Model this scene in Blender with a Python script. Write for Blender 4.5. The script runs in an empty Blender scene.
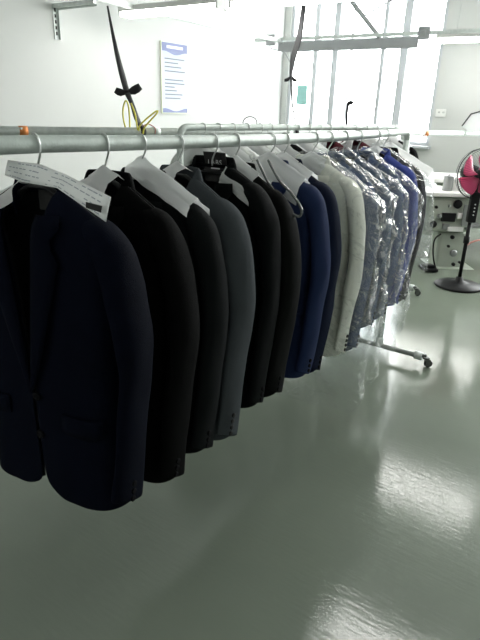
import bpy, bmesh, math, random
from mathutils import Vector, Matrix, noise
sc = bpy.context.scene
COL = sc.collection
PI = math.pi
# ------------------------------------------------------------ camera model
FOC = 542.0; PITCH = math.radians(21.4); ROLL = math.radians(1.87); EYE = 1.46
F = Vector((0, math.cos(PITCH), -math.sin(PITCH)))
_r = Vector((1, 0, 0)); _u = Vector((0, math.sin(PITCH), math.cos(PITCH)))
R = _r*math.cos(ROLL) + _u*math.sin(ROLL)
U = _u*math.cos(ROLL) - _r*math.sin(ROLL)
CAM = Vector((0, 0, EYE))
def ray(x, y): return F + R*((x-240)/FOC) + U*((320-y)/FOC)
def proj(P):
    q = Vector(P)-CAM; z = q.dot(F)
    return 240+FOC*q.dot(R)/z, 320-FOC*q.dot(U)/z
def atD(x, y, D):
    d = ray(x, y); return CAM + d*(D/d.y)
def atZ(x, y, z):
    d = ray(x, y); return CAM + d*((z-EYE)/d.z)
def atPlane(x, y, p0, n):
    d = ray(x, y); return CAM + d*((Vector(p0)-CAM).dot(n)/d.dot(n))
cd = bpy.data.cameras.new('camera'); cam = bpy.data.objects.new('camera', cd); COL.objects.link(cam)
cd.sensor_fit = 'VERTICAL'; cd.sensor_height = 24; cd.lens = FOC/640*24; cd.clip_start = .05; cd.clip_end = 200
cam.matrix_world = Matrix(((R.x, U.x, -F.x, 0), (R.y, U.y, -F.y, 0), (R.z, U.z, -F.z, EYE), (0, 0, 0, 1)))
sc.camera = cam
# ------------------------------------------------------------ materials
def pbr(name, col, rough=.6, metal=0, nscale=None, namt=.15, bump=0, bscale=None, **kw):
    m = bpy.data.materials.new(name); m.use_nodes = True
    nt = m.node_tree; b = nt.nodes['Principled BSDF']
    b.inputs['Base Color'].default_value = (*col, 1); b.inputs['Roughness'].default_value = rough
    b.inputs['Metallic'].default_value = metal
    for k, v in kw.items():
        b.inputs[k.replace('_', ' ')].default_value = v
    tc = nt.nodes.new('ShaderNodeTexCoord')
    if nscale:
        n = nt.nodes.new('ShaderNodeTexNoise'); n.inputs['Scale'].default_value = nscale; n.inputs['Detail'].default_value = 4
        nt.links.new(tc.outputs['Object'], n.inputs['Vector'])
        mx = nt.nodes.new('ShaderNodeMix'); mx.data_type = 'RGBA'
        mx.inputs[6].default_value = (*[c*(1-namt) for c in col], 1); mx.inputs[7].default_value = (*[min(1, c*(1+namt)) for c in col], 1)
        nt.links.new(n.outputs['Fac'], mx.inputs[0]); nt.links.new(mx.outputs[2], b.inputs['Base Color'])
    if bump:
        n2 = nt.nodes.new('ShaderNodeTexNoise'); n2.inputs['Scale'].default_value = bscale or 200; n2.inputs['Detail'].default_value = 3
        nt.links.new(tc.outputs['Object'], n2.inputs['Vector'])
        bp = nt.nodes.new('ShaderNodeBump'); bp.inputs['Strength'].default_value = bump; bp.inputs['Distance'].default_value = .01
        nt.links.new(n2.outputs['Fac'], bp.inputs['Height']); nt.links.new(bp.outputs['Normal'], b.inputs['Normal'])
    return m
def emis(name, col, s):
    m = bpy.data.materials.new(name); m.use_nodes = True; nt = m.node_tree; nt.nodes.clear()
    e = nt.nodes.new('ShaderNodeEmission'); e.inputs[0].default_value = (*col, 1); e.inputs[1].default_value = s
    o = nt.nodes.new('ShaderNodeOutputMaterial'); nt.links.new(e.outputs[0], o.inputs[0]); return m
def fabric(name, col, sheen=.3):
    m = pbr(name, col, .85, 0, 9, .22, .25, 420)
    b = m.node_tree.nodes['Principled BSDF']; b.inputs['Specular IOR Level'].default_value = .06
    return m
def film(name, opac, rough, tint=(.9, .93, .95), bscale=30, bstr=.4, fmax=1.0):
    """thin clear or milky polythene: mostly see-through with glossy creases"""
    m = bpy.data.materials.new(name); m.use_nodes = True; nt = m.node_tree; nt.nodes.clear(); N = nt.nodes.new; L = nt.links.new
    tc = N('ShaderNodeTexCoord')
    v = N('ShaderNodeTexVoronoi'); v.feature = 'DISTANCE_TO_EDGE'; v.inputs['Scale'].default_value = bscale
    ns = N('ShaderNodeTexNoise'); ns.inputs['Scale'].default_value = bscale*.5; ns.inputs['Detail'].default_value = 3
    mp = N('ShaderNodeMix'); mp.data_type = 'VECTOR'; mp.inputs[0].default_value = .12
    L(tc.outputs['Object'], ns.inputs['Vector']); L(tc.outputs['Object'], mp.inputs[4]); L(ns.outputs['Color'], mp.inputs[5]); L(mp.outputs[1], v.inputs['Vector'])
    bp = N('ShaderNodeBump'); bp.inputs['Strength'].default_value = bstr; bp.inputs['Distance'].default_value = .02
    L(v.outputs['Distance'], bp.inputs['Height'])
    tr = N('ShaderNodeBsdfTransparent'); tr.inputs[0].default_value = (*tint, 1)
    gl = N('ShaderNodeBsdfGlossy'); gl.inputs['Roughness'].default_value = rough; L(bp.outputs[0], gl.inputs['Normal'])
    df = N('ShaderNodeBsdfTranslucent'); df.inputs[0].default_value = (.98, .985, .985, 1)
    d2 = N('ShaderNodeBsdfDiffuse'); d2.inputs[0].default_value = (.98, .985, .985, 1)
    dm = N('ShaderNodeMixShader'); dm.inputs[0].default_value = .4; L(d2.outputs[0], dm.inputs[1]); L(df.outputs[0], dm.inputs[2])
    m1 = N('ShaderNodeMixShader'); m1.inputs[0].default_value = opac; L(tr.outputs[0], m1.inputs[1]); L(dm.outputs[0], m1.inputs[2])
    lw = N('ShaderNodeFresnel'); lw.inputs[0].default_value = 1.5; L(bp.outputs[0], lw.inputs['Normal'])
    k = N('ShaderNodeMath'); k.operation = 'MULTIPLY_ADD'; k.inputs[1].default_value = .55; k.inputs[2].default_value = .0; k.use_clamp = True
    L(lw.outputs[0], k.inputs[0])
    m2 = N('ShaderNodeMixShader'); kk = N('ShaderNodeMath'); kk.operation = 'MINIMUM'; kk.inputs[1].default_value = fmax; L(k.outputs[0], kk.inputs[0]); L(kk.outputs[0], m2.inputs[0]); L(m1.outputs[0], m2.inputs[1]); L(gl.outputs[0], m2.inputs[2])
    o = N('ShaderNodeOutputMaterial'); L(m2.outputs[0], o.inputs[0]); return m
M = dict(
    wall=pbr('wall_paint', (.60, .61, .595), .75, 0, 1.5, .03, .05, 60),
    ceil=pbr('ceiling_paint', (.5, .52, .5), .8, 0, 2, .04),
    base=pbr('baseboard_paint', (.5, .52, .5), .5),
    galv=pbr('galvanised_steel', (.52, .57, .54), .48, .35, 30, .22, .15, 90),
    galv2=pbr('dull_galvanised_pipe', (.62, .66, .64), .5, .3, 25, .25, .15, 90),
    chan=pbr('painted_grey_channel', (.36, .37, .38), .5, .2, 8, .08),
    wire=pbr('hook_wire', (.62, .64, .63), .3, .9, 60, .1),
    dark=pbr('black_plastic', (.006, .006, .007), .45, 0, 20, .1, Specular_IOR_Level=.2),
    rubber=pbr('black_rubber', (.02, .02, .02), .6, 0, 20, .1),
    greyp=pbr('grey_plastic', (.22, .23, .23), .4, 0, 20, .1),
    strap=pbr('black_ribbon', (.012, .012, .014), .8, 0, 60, .2),
    yellow=pbr('yellow_tie', (.75, .68, .10), .6, 0, 60, .15),
    orange=pbr('copper_orange_clamp', (.62, .22, .06), .5, .3, 60, .15),
    wframe=pbr('white_window_frame', (.56, .58, .61), .5, 0, 6, .03),
    pink=pbr('pink_fan_blade', (.62, .06, .17), .4, 0, 8, .05),
    cream=pbr('cream_enamel', (.40, .44, .38), .4, 0, 12, .12),
    white=pbr('white_laminate', (.8, .8, .78), .4, 0, 12, .03),
    steel=pbr('brushed_steel', (.30, .31, .31), .35, .8, 40, .1),
    paper=pbr('white_paper', (.90, .92, .92), .7, 0, 30, .03),
    ink=pbr('grey_ink', (.16, .18, .22), .8), label=pbr('black_woven_label', (.012, .012, .012), .6), stitch=pbr('white_stitching', (.7, .7, .7), .8),
    button=pbr('dark_horn_button', (.004, .004, .005), .8, 0, 100, .3, Specular_IOR_Level=.1), lbutton=pbr('pale_button', (.02, .02, .02), .6, 0, 100, .2, Specular_IOR_Level=.2),
    lining=pbr('dark_satin_lining', (.008, .008, .011), .4, 0, 12, .2), maroon=fabric('maroon_cloth', (.05, .010, .014)),
    blue=pbr('poster_blue', (.12, .15, .34), .4, 0, 10, .1), poster=pbr('poster_white', (.48, .52, .62), .5, 0, 10, .02), pedge=pbr('poster_edge', (.72, .76, .60), .4),
    teal=pbr('teal_notice', (.30, .55, .52), .5, 0, 10, .1), hose=pbr('pink_hose', (.55, .22, .20), .5, 0, 20, .1),
    cover=film('milky_polythene', .55, .35, (.92, .95, .96), 22, .3),
    clear=film('clear_polythene', .03, .14, (.97, .98, .985), 19, 1.0, .25),
)
# nonwoven cloth, translucent white
def cloth_tr(name, op):
    m = film(name, op, .5, (.93, .95, .95), 60, .15, .05); return m
M['tissue'] = cloth_tr('white_nonwoven', .92)
M['tissue2'] = cloth_tr('thin_white_nonwoven', .72)
M['glass'] = film('window_glass', .02, .03, (.97, .98, .98), 1, 0.0)
M['lampglow'] = emis('fluorescent_tube', (1, .99, .95), 15)
# glossy epoxy floor
def floor_mat():
    m = bpy.data.materials.new('green_grey_epoxy'); m.use_nodes = True; nt = m.node_tree; b = nt.nodes['Principled BSDF']; N = nt.nodes.new; L = nt.links.new
    tc = N('ShaderNodeTexCoord'); n = N('ShaderNodeTexNoise'); n.inputs['Scale'].default_value = 1.1; n.inputs['Detail'].default_value = 5
    L(tc.outputs['Object'], n.inputs['Vector'])
    cr = N('ShaderNodeValToRGB'); cr.color_ramp.elements[0].position = .3; cr.color_ramp.elements[0].color = (.140, .165, .132, 1)
    cr.color_ramp.elements[1].position = .7; cr.color_ramp.elements[1].color = (.180, .208, .168, 1)
    L(n.outputs['Fac'], cr.inputs[0]); L(cr.outputs[0], b.inputs['Base Color'])
    n2 = N('ShaderNodeTexNoise'); n2.inputs['Scale'].default_value = 5; n2.inputs['Detail'].default_value = 6
    L(tc.outputs['Object'], n2.inputs['Vector'])
    mr = N('ShaderNodeMapRange'); mr.inputs[3].default_value = .07; mr.inputs[4].default_value = .17; L(n2.outputs['Fac'], mr.inputs[0]); L(mr.outputs[0], b.inputs['Roughness'])
    n3 = N('ShaderNodeTexNoise'); n3.inputs['Scale'].default_value = 14; n3.inputs['Detail'].default_value = 5
    mpn = N('ShaderNodeMapping'); mpn.inputs['Rotation'].default_value = (0, 0, .55); mpn.inputs['Scale'].default_value = (1, 5, 1)
    L(tc.outputs['Object'], mpn.inputs[0]); L(mpn.outputs[0], n3.inputs['Vector'])
    bp = N('ShaderNodeBump'); bp.inputs['Strength'].default_value = .06; bp.inputs['Distance'].default_value = .01; L(n3.outputs['Fac'], bp.inputs['Height']); L(bp.outputs[0], b.inputs['Normal'])
    b.inputs['IOR'].default_value = 1.5
    return m
M['floor'] = floor_mat()
M['footsteel'] = pbr('worn_grey_steel', (.26, .28, .26), .45, .3, 30, .2)
M['dull'] = pbr('dull_dark_steel', (.13, .14, .13), .5, .5, 60, .3)
M['print'] = pbr('faint_print', (.42, .45, .50), .8)
M['glossclear'] = pbr('smoke_plastic', (.12, .13, .13), .12, 0, 20, .1)
# ------------------------------------------------------------ object helpers
def tag(o, label=None, cat=None, group=None, kind=None):
    if label: o['label'] = label
    if cat: o['category'] = cat
    if group: o['group'] = group
    if kind: o['kind'] = kind
    return o
def empty(name, mat, label, cat, group=None):
    o = bpy.data.objects.new(name, None); o.empty_display_size = .1; COL.objects.link(o)
    o.matrix_world = mat if isinstance(mat, Matrix) else Matrix.Translation(Vector(mat))
    return tag(o, label, cat, group)
def mesh(name, verts, faces, mat, parent=None, smooth=True, mods=None, world=False, fmats=None):
    """verts in parent's local frame (or world, when world=True)"""
    me = bpy.data.meshes.new(name); me.from_pydata([tuple(v) for v in verts], [], faces)
    mats = mat if isinstance(mat, list) else [mat]
    for m in mats: me.materials.append(m)
    if fmats: me.polygons.foreach_set('material_index', fmats)
    if smooth is True: me.polygons.foreach_set('use_smooth', [True]*len(me.polygons))
    o = bpy.data.objects.new(name, me); COL.objects.link(o)
    if parent:
        o.parent = parent
        if world: o.matrix_parent_inverse = parent_world(parent).inverted()
    if mods:
        for t, kw in mods:
            md = o.modifiers.new(t.lower(), t)
            for k, v in kw.items(): setattr(md, k, v)
    return o
def parent_world(p):
    m = p.matrix_basis.copy()
    q = p
    while q.parent:
        m = q.parent.matrix_basis @ q.matrix_parent_inverse @ m if False else q.parent.matrix_basis @ q.matrix_parent_inverse @ m
        q = q.parent
    return m
class MB:
    def __init__(s): s.v = []; s.f = []
    def box(s, c, d, rot=None, bev=0):
        n = len(s.v); c = Vector(c); X, Y, Z = [k/2 for k in d]
        for sx, sy, sz in ((-1,-1,-1),(1,-1,-1),(1,1,-1),(-1,1,-1),(-1,-1,1),(1,-1,1),(1,1,1),(-1,1,1)):
            p = Vector((sx*X, sy*Y, sz*Z)); p = (rot @ p) if rot else p; s.v.append(c+p)
        s.f += [tuple(n+i for i in q) for q in ((0,3,2,1),(4,5,6,7),(0,1,5,4),(1,2,6,5),(2,3,7,6),(3,0,4,7))]; return s
    def tube(s, pts, r, n=12, cap=True, flat=None):
        pts = [Vector(p) for p in pts]; rr = r if isinstance(r, (list, tuple)) else [r]*len(pts)
        base = len(s.v); T0 = (pts[1]-pts[0]).normalized()
        a = Vector((0, 0, 1)) if abs(T0.z) < .9 else Vector((1, 0, 0)); A = T0.cross(a).normalized()
        for i, p in enumerate(pts):
            T = (pts[min(i+1, len(pts)-1)]-pts[max(i-1, 0)]).normalized()
            A = (A-T*A.dot(T)).normalized(); B = T.cross(A)
            for k in range(n):
                t = 2*PI*k/n; f2 = flat if flat else 1
                s.v.append(p+A*math.cos(t)*rr[i]+B*math.sin(t)*rr[i]*f2)
        for i in range(len(pts)-1):
            for k in range(n):
                s.f.append((base+i*n+k, base+i*n+(k+1) % n, base+(i+1)*n+(k+1) % n, base+(i+1)*n+k))
        if cap:
            s.f.append(tuple(base+k for k in range(n))[::-1]); s.f.append(tuple(base+(len(pts)-1)*n+k for k in range(n)))
        return s
    def lathe(s, prof, c=(0, 0, 0), n=24, M3=None):
        base = len(s.v); c = Vector(c)
        for r, z in prof:
            for k in range(n):
                t = 2*PI*k/n; p = Vector((r*math.cos(t), r*math.sin(t), z)); p = M3 @ p if M3 else p; s.v.append(c+p)
        for i in range(len(prof)-1):
            for k in range(n): s.f.append((base+i*n+k, base+i*n+(k+1) % n, base+(i+1)*n+(k+1) % n, base+(i+1)*n+k))
        s.f.append(tuple(base+k for k in range(n))[::-1]); s.f.append(tuple(base+(len(prof)-1)*n+k for k in range(n)))
        return s
    def grid(s, rows):
        base = len(s.v); nr = len(rows); nc = len(rows[0])
        for r in rows: s.v += [Vector(p) for p in r]
        for i in range(nr-1):
            for j in range(nc-1): s.f.append((base+i*nc+j, base+i*nc+j+1, base+(i+1)*nc+j+1, base+(i+1)*nc+j))
        return s
    def build(s, name, mat, parent=None, smooth=False, world=False, bevel=0, solid=0, sub=0):
        mods = []
        if solid: mods.append(('SOLIDIFY', dict(thickness=solid, offset=0)))
        if sub: mods.append(('SUBSURF', dict(levels=sub, render_levels=sub)))
        if bevel: mods.append(('BEVEL', dict(width=bevel, segments=2, limit_method='ANGLE', angle_limit=.7)))
        o = mesh(name, s.v, s.f, mat, parent, smooth, mods, world)
        return o
def smoothpath(pts, n=8):
    pts = [Vector(p) for p in pts]; out = []
    P = [pts[0]*2-pts[1]]+pts+[pts[-1]*2-pts[-2]]
    for i in range(1, len(P)-2):
        for k in range(n):
            t = k/n; a, b, c, d = P[i-1], P[i], P[i+1], P[i+2]
            out.append(.5*((2*b)+(c-a)*t+(2*a-5*b+4*c-d)*t*t+(3*b-a-3*c+d)*t**3))
    out.append(pts[-1]); return out
def ribbon(pts, widths, side=None, turn=None):
    """strip following pts; width direction `side` (defaults across the view of the strip)"""
    rows = []
    for i, p in enumerate(pts):
        T = (pts[min(i+1, len(pts)-1)]-pts[max(i-1, 0)]).normalized()
        s = side if side else Vector((0, 1, 0)); A = (s-T*s.dot(T)).normalized()
        if turn: A = Matrix.Rotation(turn[i] if isinstance(turn, list) else turn, 3, T) @ A
        w = widths[i] if isinstance(widths, list) else widths
        rows.append([p-A*w/2, p, p+A*w/2])
    return MB().grid(rows)
# ------------------------------------------------------------ axes
A1 = atD(38, 144, 1.2); A2 = atD(408, 131.5, 3.2); ZA = (A1.z+A2.z)/2
u = (A2-A1); u.z = 0; u.normalize(); v = Vector((u.y, -u.x, 0)); ANG = math.atan2(v.y, v.x); ZU = Vector((0, 0, 1))
RZ = Matrix.Rotation(ANG, 4, 'Z')
C0 = Vector((.65, 11.3, 0))                       # far-left corner of the room
def RC(a, b, z=0): return C0 + u*a + v*b + ZU*z    # room coordinates: a along the racks, b across
def frame_at(p): return Matrix.Translation(Vector(p)) @ RZ
RM3 = RZ.to_3x3()
# ------------------------------------------------------------ room shell
A_BACK, B_RIGHT, H_C = -14.0, 9.0, 4.6
def slab(name, a0, a1, b0, b1, z0, z1, mat):
    mb = MB().box(((b0+b1)/2, (a0+a1)/2, (z0+z1)/2), (b1-b0, a1-a0, z1-z0))
    o = mb.build(name, mat); o.matrix_world = frame_at(C0); o['kind'] = 'structure'; return o
slab('floor', A_BACK-.1, .1, -.1, B_RIGHT+.1, -.1, 0, M['floor'])
slab('ceiling', A_BACK-.2, .2, -.2, B_RIGHT+.2, H_C, H_C+.1, M['ceil'])
slab('wall_left', A_BACK, .2, -.2, 0, 0, H_C, M['wall'])
slab('wall_right', A_BACK, .2, B_RIGHT, B_RIGHT+.2, 0, H_C, M['wall'])
slab('wall_back', A_BACK-.2, A_BACK, -.2, B_RIGHT+.2, 0, H_C, M['wall'])
def bfar(px, py=60):
    p = atPlane(px, py, C0, u); return (p-C0).dot(v)
W0, W1 = bfar(289), bfar(441)
WZ0, WZ1 = .95, 4.3
X0, X1 = 5.0, 8.2  # extent of the added window beyond the right frame edge
mb = MB()
for b0, b1, z0, z1 in ((0, W0, 0, H_C), (W1, X0, 0, H_C), (X1, B_RIGHT, 0, H_C), (W0, W1, 0, WZ0), (W0, W1, WZ1, H_C), (X0, X1, 0, WZ0), (X0, X1, WZ1, H_C)):
    mb.box(((b0+b1)/2, .1, (z0+z1)/2), (b1-b0, .2, z1-z0))
o = mb.build('wall_far', M['wall']); o.matrix_world = frame_at(C0); o['kind'] = 'structure'
zc = (WZ0+WZ1)/2; zh = WZ1-WZ0
def window(name, W0, W1, mull):
    wn = bpy.data.objects.new(name, None); COL.objects.link(wn); wn.matrix_world = frame_at(C0); wn['kind'] = 'structure'
    fw = MB()
    fw.box((W0+.03, .08, zc), (.06, .1, zh)).box((W1-.03, .08, zc), (.06, .1, zh)).box(((W0+W1)/2, .08, WZ0+.03), (W1-W0, .1, .06)).box(((W0+W1)/2, .08, WZ1-.03), (W1-W0, .1, .06))
    fw.build('window_frame', M['wframe'], wn, bevel=.006)
    for x, w in mull: MB().box((x, .08, zc), (w, .09, zh-.12)).build('mullion', M['wframe'], wn, bevel=.006)
    MB().box(((W0+W1)/2, -.05, WZ0-.02), (W1-W0+.1, .22, .04)).build('window_sill', M['wframe'], wn, bevel=.006)
    MB().box(((W0+W1)/2, .115, zc), (W1-W0-.12, .006, zh-.12)).build('window_pane', M['glass'], wn)
window('window_1', W0, W1, list(zip([bfar(x) for x in (314, 333.5, 349, 381, 402)], (.09, .11, .03, .07, .13))))
window('added_fill_window', X0, X1, [(X0+(X1-X0)*k/4, .09) for k in (1, 2, 3)])  # unseen window, added to bring more daylight onto the right side
for nm, args in (('baseboard_left', (A_BACK, -.0, 0, .015)), ('baseboard_far', (-.015, 0, .015, B_RIGHT))):
    a0, a1, b0, b1 = args; slab(nm, a0, a1, b0, b1, 0, .1, M['base'])
# notice on the window
p = atPlane(301, 95, RC(.07, 0), u); nb = (p-C0).dot(v)
o = MB().box((0, 0, 0), (.22, .004, .34)).build('window_notice', M['teal']); o.matrix_world = frame_at(RC(.105, nb, p.z))
tag(o, 'small teal notice stuck on the left window pane', 'notice')
# ------------------------------------------------------------ world and lights
w = bpy.data.worlds.new('world'); sc.world = w; w.use_nodes = True
bg = w.node_tree.nodes['Background']; bg.inputs[0].default_value = (.97, .985, .97, 1); bg.inputs[1].default_value = 13
for a_, b_ in ((W0, W1), (X0, X1)):
    pl = bpy.data.lights.new('window_portal', 'AREA'); pl.shape = 'RECTANGLE'; pl.size = b_-a_; pl.size_y = zh; pl.cycles.is_portal = True
    po = bpy.data.objects.new('window_portal', pl); COL.objects.link(po)
    po.matrix_world = frame_at(RC(.22, (a_+b_)/2, zc)) @ Matrix.Rotation(-PI/2, 4, 'X')
sc.view_settings.view_transform = 'Standard'; sc.view_settings.look = 'None'; sc.view_settings.gamma = 1; sc.view_settings.exposure = .86
LZ = 2.46
def lamp(a, b0, b1, label, body=True):
    e = empty('fluorescent_lamp', frame_at(RC(a, (b0+b1)/2, LZ)), label, 'lamp', 'fluorescent lamps hung over the workroom')
    L_ = b1-b0
    MB().box((0, 0, .035), (L_, .20, .06)).build('housing', M['white'], e, bevel=.01)
    for y in (-.05, .05):
        MB().tube([(-L_/2+.03, y, -.022), (L_/2-.03, y, -.022)], .028, 12).build('tube', M['lampglow'], e, smooth=True)
    for x in (-L_/2+.012, L_/2-.012):
        MB().box((x, 0, -.014), (.024, .18, .06)).build('end_cap', M['white'], e, bevel=.004)
    for x in (-L_/2+.25, L_/2-.25):
        MB().tube([(x, 0, .07), (x, 0, H_C-LZ)], .004, 6).build('hanging_rod', M['wire'], e)
    return e
b_l = (atZ(136, 16, LZ)-C0).dot(v)
for i, (b0, b1) in enumerate(((b_l, b_l+1.45), (b_l+1.6, b_l+3.0), (3.85, 5.3), (5.5, 7.0))):
    lamp(-4.5, b0, b1, ('long lit fluorescent lamp at the top of the picture above the poster', 'second lit fluorescent lamp of the row above the poster',
         'third lit fluorescent lamp of the row above the poster', 'last lit fluorescent lamp of the row above the poster')[i])
a2 = (atZ(340, 43, LZ)-C0).dot(u)
bl = [(atPlane(x, 45, RC(a2, 0), u)-C0).dot(v) for x in (437, 490)]
lamp(a2, bl[0], bl[0]+1.4, 'short lit fluorescent lamp hanging by the right wall beyond the window')
for i, (a, b0) in enumerate(((-6.6, 4.3), (-11.6, 3.2))):  # second one is an added, unseen fill for jacket fronts and papers
    lamp(a, b0, b0+1.45, ('lit fluorescent lamp hanging overhead in front of the camera', 'added unseen fluorescent fill lamp hanging behind the camera')[i])
# long grey tray under the window top (carries the lamps) and channels
def channel(p0, p1, w, h, label, name='overhead_channel', mat=None, ribs=0):
    p0 = Vector(p0); p1 = Vector(p1); d = (p1-p0); L_ = d.length; an = math.atan2(d.y, d.x)
    e = empty(name, Matrix.Translation(p0) @ Matrix.Rotation(an, 4, 'Z'), label, 'overhead channel')
    t = .006
    m_ = MB().box((L_/2, 0, h-t/2), (L_, w, t)).box((L_/2, -w/2+t/2, h/2), (L_, t, h)).box((L_/2, w/2-t/2, h/2), (L_, t, h))
    m_.build('channel', mat or M['chan'], e, bevel=.001)
    return e
tb0 = (atPlane(280, 47, RC(a2, 0), u)-C0).dot(v); tb1 = (atPlane(417, 42, RC(a2, 0), u)-C0).dot(v)
pT = RC(a2, tb0, LZ-.02)
e = channel(RC(a2, tb0, LZ-.10), RC(a2, tb1, LZ-.10), .14, .15, 'long grey lamp tray hanging in front of the window', 'lamp_tray', M['chan'])
for k in range(2):
    MB().tube([(.5+1.4*k, 0, .17), (.5+1.4*k, 0, H_C-LZ+.04)], .006, 6).build('hanging_rod', M['wire'], e)
e = channel(RC(a2-.12, max(.06, tb0-.9), LZ+.05), RC(a2-.12, tb1+2.6, LZ+.05), .05, .05, 'thin steel channel running above the grey lamp tray', 'steel_channel', M['galv2'])
e2 = channel(atZ(96, 1, LZ+.02), atZ(292, 47, LZ), .06, .06, 'steel channel slanting from top left to the lamp tray', 'steel_channel', M['galv2'])
for px, py in ((271, 40), (424, 33)):
    p = atPlane(px, py, RC(a2-.15, 0), u)
    o = MB().box((0, 0, 0), (.17, .05, .17)).box((0, -.03, 0), (.07, .02, .07)).build('junction_box', M['chan'], bevel=.008); o.matrix_world = frame_at(p)
    tag(o, 'square grey box on the left end of the lamp tray' if px < 300 else 'square grey box on the right end of the lamp tray', 'junction box')
# diagonal struts above the tray, in front of the window
def bar(name, p0, p1, r, mat, label, cat, n=8):
    p0 = Vector(p0); o = MB().tube([Vector((0, 0, 0)), Vector(p1)-p0], r, n).build(name, mat, smooth=True); o.location = p0; return tag(o, label, cat)
pn = RC(a2-.05, 0)
q0 = atPlane(380, 38, pn, u); q1 = atPlane(349, -2, pn, u); q1 = q0+(q1-q0)*2.2
bar('strut', q0, q1, .035, M['chan'], 'thick grey strut slanting down to the lamp tray before the window', 'strut')
q0 = atPlane(362, 17, pn, u); q1 = atPlane(397, -3, pn, u); q1 = q0+(q1-q0)*2.5
bar('thin_rod', q0, q1, .013, M['chan'], 'thin grey rod crossing behind the thick strut at the window', 'rod')
# wall bracket top left
pw = atPlane(54, 6, C0, v); pe = atZ(106, 6, pw.z)
e = empty('wall_bracket', Matrix.Translation(pw) @ RZ, 'slotted steel angle bracket on the upper left wall', 'bracket')
hgt = .36
m_ = MB().box((.006, 0, -hgt/2+.02), (.008, .06, hgt)).box((.02, .03, -hgt/2+.02), (.04, .006, hgt)); m_.build('upright', M['galv2'], e, bevel=.001)
for k in range(5): MB().box((.012, -.002, -.04-k*.06), (.006, .018, .035)).build('slot', M['dark'], e)
al = (pe-pw).dot(v)+.1
MB().box((al/2, 0, 0), (al, .05, .04)).box((al/2, .025, -.015), (al, .006, .05)).build('arm', M['galv2'], e, bevel=.001)
# ------------------------------------------------------------ poster on the left wall
q = [atPlane(x, y, C0, v) for x, y in ((159.5, 39.5), (186.5, 45.5), (186, 114.5), (161.5, 112.5))]
a0 = (q[0]-C0).dot(u); a1 = (q[1]-C0).dot(u); zt = (q[0].z+q[1].z)/2; zb = (q[2].z+q[3].z)/2; pw_, ph_ = abs(a1-a0), zt-zb
e = empty('poster', Matrix.Translation(RC((a0+a1)/2, .012, (zt+zb)/2)) @ Matrix.Rotation(math.atan2(u.y, u.x), 4, 'Z'), 'tall white poster with blue header and footer on left wall', 'poster')
MB().box((0, 0, 0), (pw_, .02, ph_)).build('board', M['pedge'], e, bevel=.002)
MB().box((0, -.0105, 0), (pw_*.94, .002, ph_*.975)).build('sheet', M['poster'], e)
def wave(z0, s, nm):
    m_ = MB(); rows = [[], []]
    for k in range(21):
        x = -pw_*.47+pw_*.94*k/20; rows[0].append((x, -.013, s*ph_*.486)); rows[1].append((x, -.013, s*ph_*z0+.02*math.sin(k*.35+1)))
    m_.grid(rows).build(nm, M['blue'], e)
wave(.35, 1, 'header'); wave(.445, -1, 'footer')
m_ = MB(); m_.box((0, -.0145, ph_*.43), (pw_*.6, .001, .035)); m_.build('title', M['paper'], e)
for k, zz in enumerate((.27, .215, .16, .10, -.02, -.07, -.12, -.17, -.225, -.28)):
    n_ = (.74, .5, .62, .76, .70, .74, .36, .44, .66, .58)[k]
    MB().box((-pw_*.38+pw_*n_/2, -.0125, ph_*zz), (pw_*n_, .001, .014)).build('text_line', M['ink'], e)
# ------------------------------------------------------------ long pipe hung behind the racks
P0 = atD(-150, 130, 3.0); P1 = atD(560, 134.5, 7.4)
pp0 = atD(0, 131, 3.8); pp1 = atD(480, 133.5, 6.9); pd = (pp1-pp0).normalized(); Pa = pp0-pd*1.6; Pb = pp1+pd*.9
e = empty('hanging_pipe', Pa, 'long galvanised pipe hanging level behind the garment racks', 'pipe')
Lp = (Pb-Pa).length
MB().tube([(0, 0, 0), tuple(Pb-Pa)], .031, 16).build('pipe', M['galv2'], e, smooth=True)
for k in range(1, 6):
    c = pd*(Lp*k/6+.1); MB().tube([c-pd*.03, c+pd*.03], .034, 16).build('coupling', M['galv'], e, smooth=True)
def pipept(px): # point on the pipe seen at column px
    lo, hi = 0., Lp
    for _ in range(30):
        m = (lo+hi)/2
        if proj(Pa+pd*m)[0] < px: lo = m
        else: hi = m
    return Pa+pd*lo
for px, lb in ((23, 'copper orange clamp on the pipe at the left edge'), (425, 'copper orange clamp on the pipe right of the racks')):
    c = pipept(px); e = empty('pipe_clamp', c, lb, 'clamp')
    MB().tube([-pd*.028, pd*.028], .034, 16).build('band', M['orange'], e, smooth=True)
    MB().box((0, -.03, .018), (.018, .02, .014)).build('screw', M['galv'], e, bevel=.003)
# black straps that hold the pipe
def strap(pix, P_end, label, wid, bow=True):
    n = len(pix); top = pix[0]
    T = atZ(top[0], top[1], LZ); pts = []
    D0, D1 = T.y, P_end.y; y0, y1 = top[1], pix[-1][1]
    for x, y in pix[:-1]:
        t = (y-y0)/(y1-y0); pts.append(atD(x, y, D0+(D1-D0)*t))
    pts.append(P_end+ZU*.033); pts2 = smoothpath(pts, 6)
    e = empty('hanging_strap', P_end+ZU*.033, label, 'strap')
    ws = []
    for i in range(len(pts2)):
        t = i/(len(pts2)-1)*(len(wid)-1); k = min(int(t), len(wid)-2); ws.append(wid[k]+(wid[k+1]-wid[k])*(t-k))
    ribbon(pts2, ws, Vector((1, 0, 0)), [.15*math.sin(i*.3) for i in range(len(pts2))]).build('ribbon', M['strap'], e, smooth=True, world=True, solid=.004)
    m_ = MB().tube([pd*t*.02+Vector((0, 0, 0)) for t in (-1, 1)], .036, 14); m_.v = [q+P_end-(P_end+ZU*.033) for q in m_.v]
    m_.build('pipe_loop', M['strap'], e, smooth=True)
    return e, pts2
S1 = pipept(142)
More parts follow.
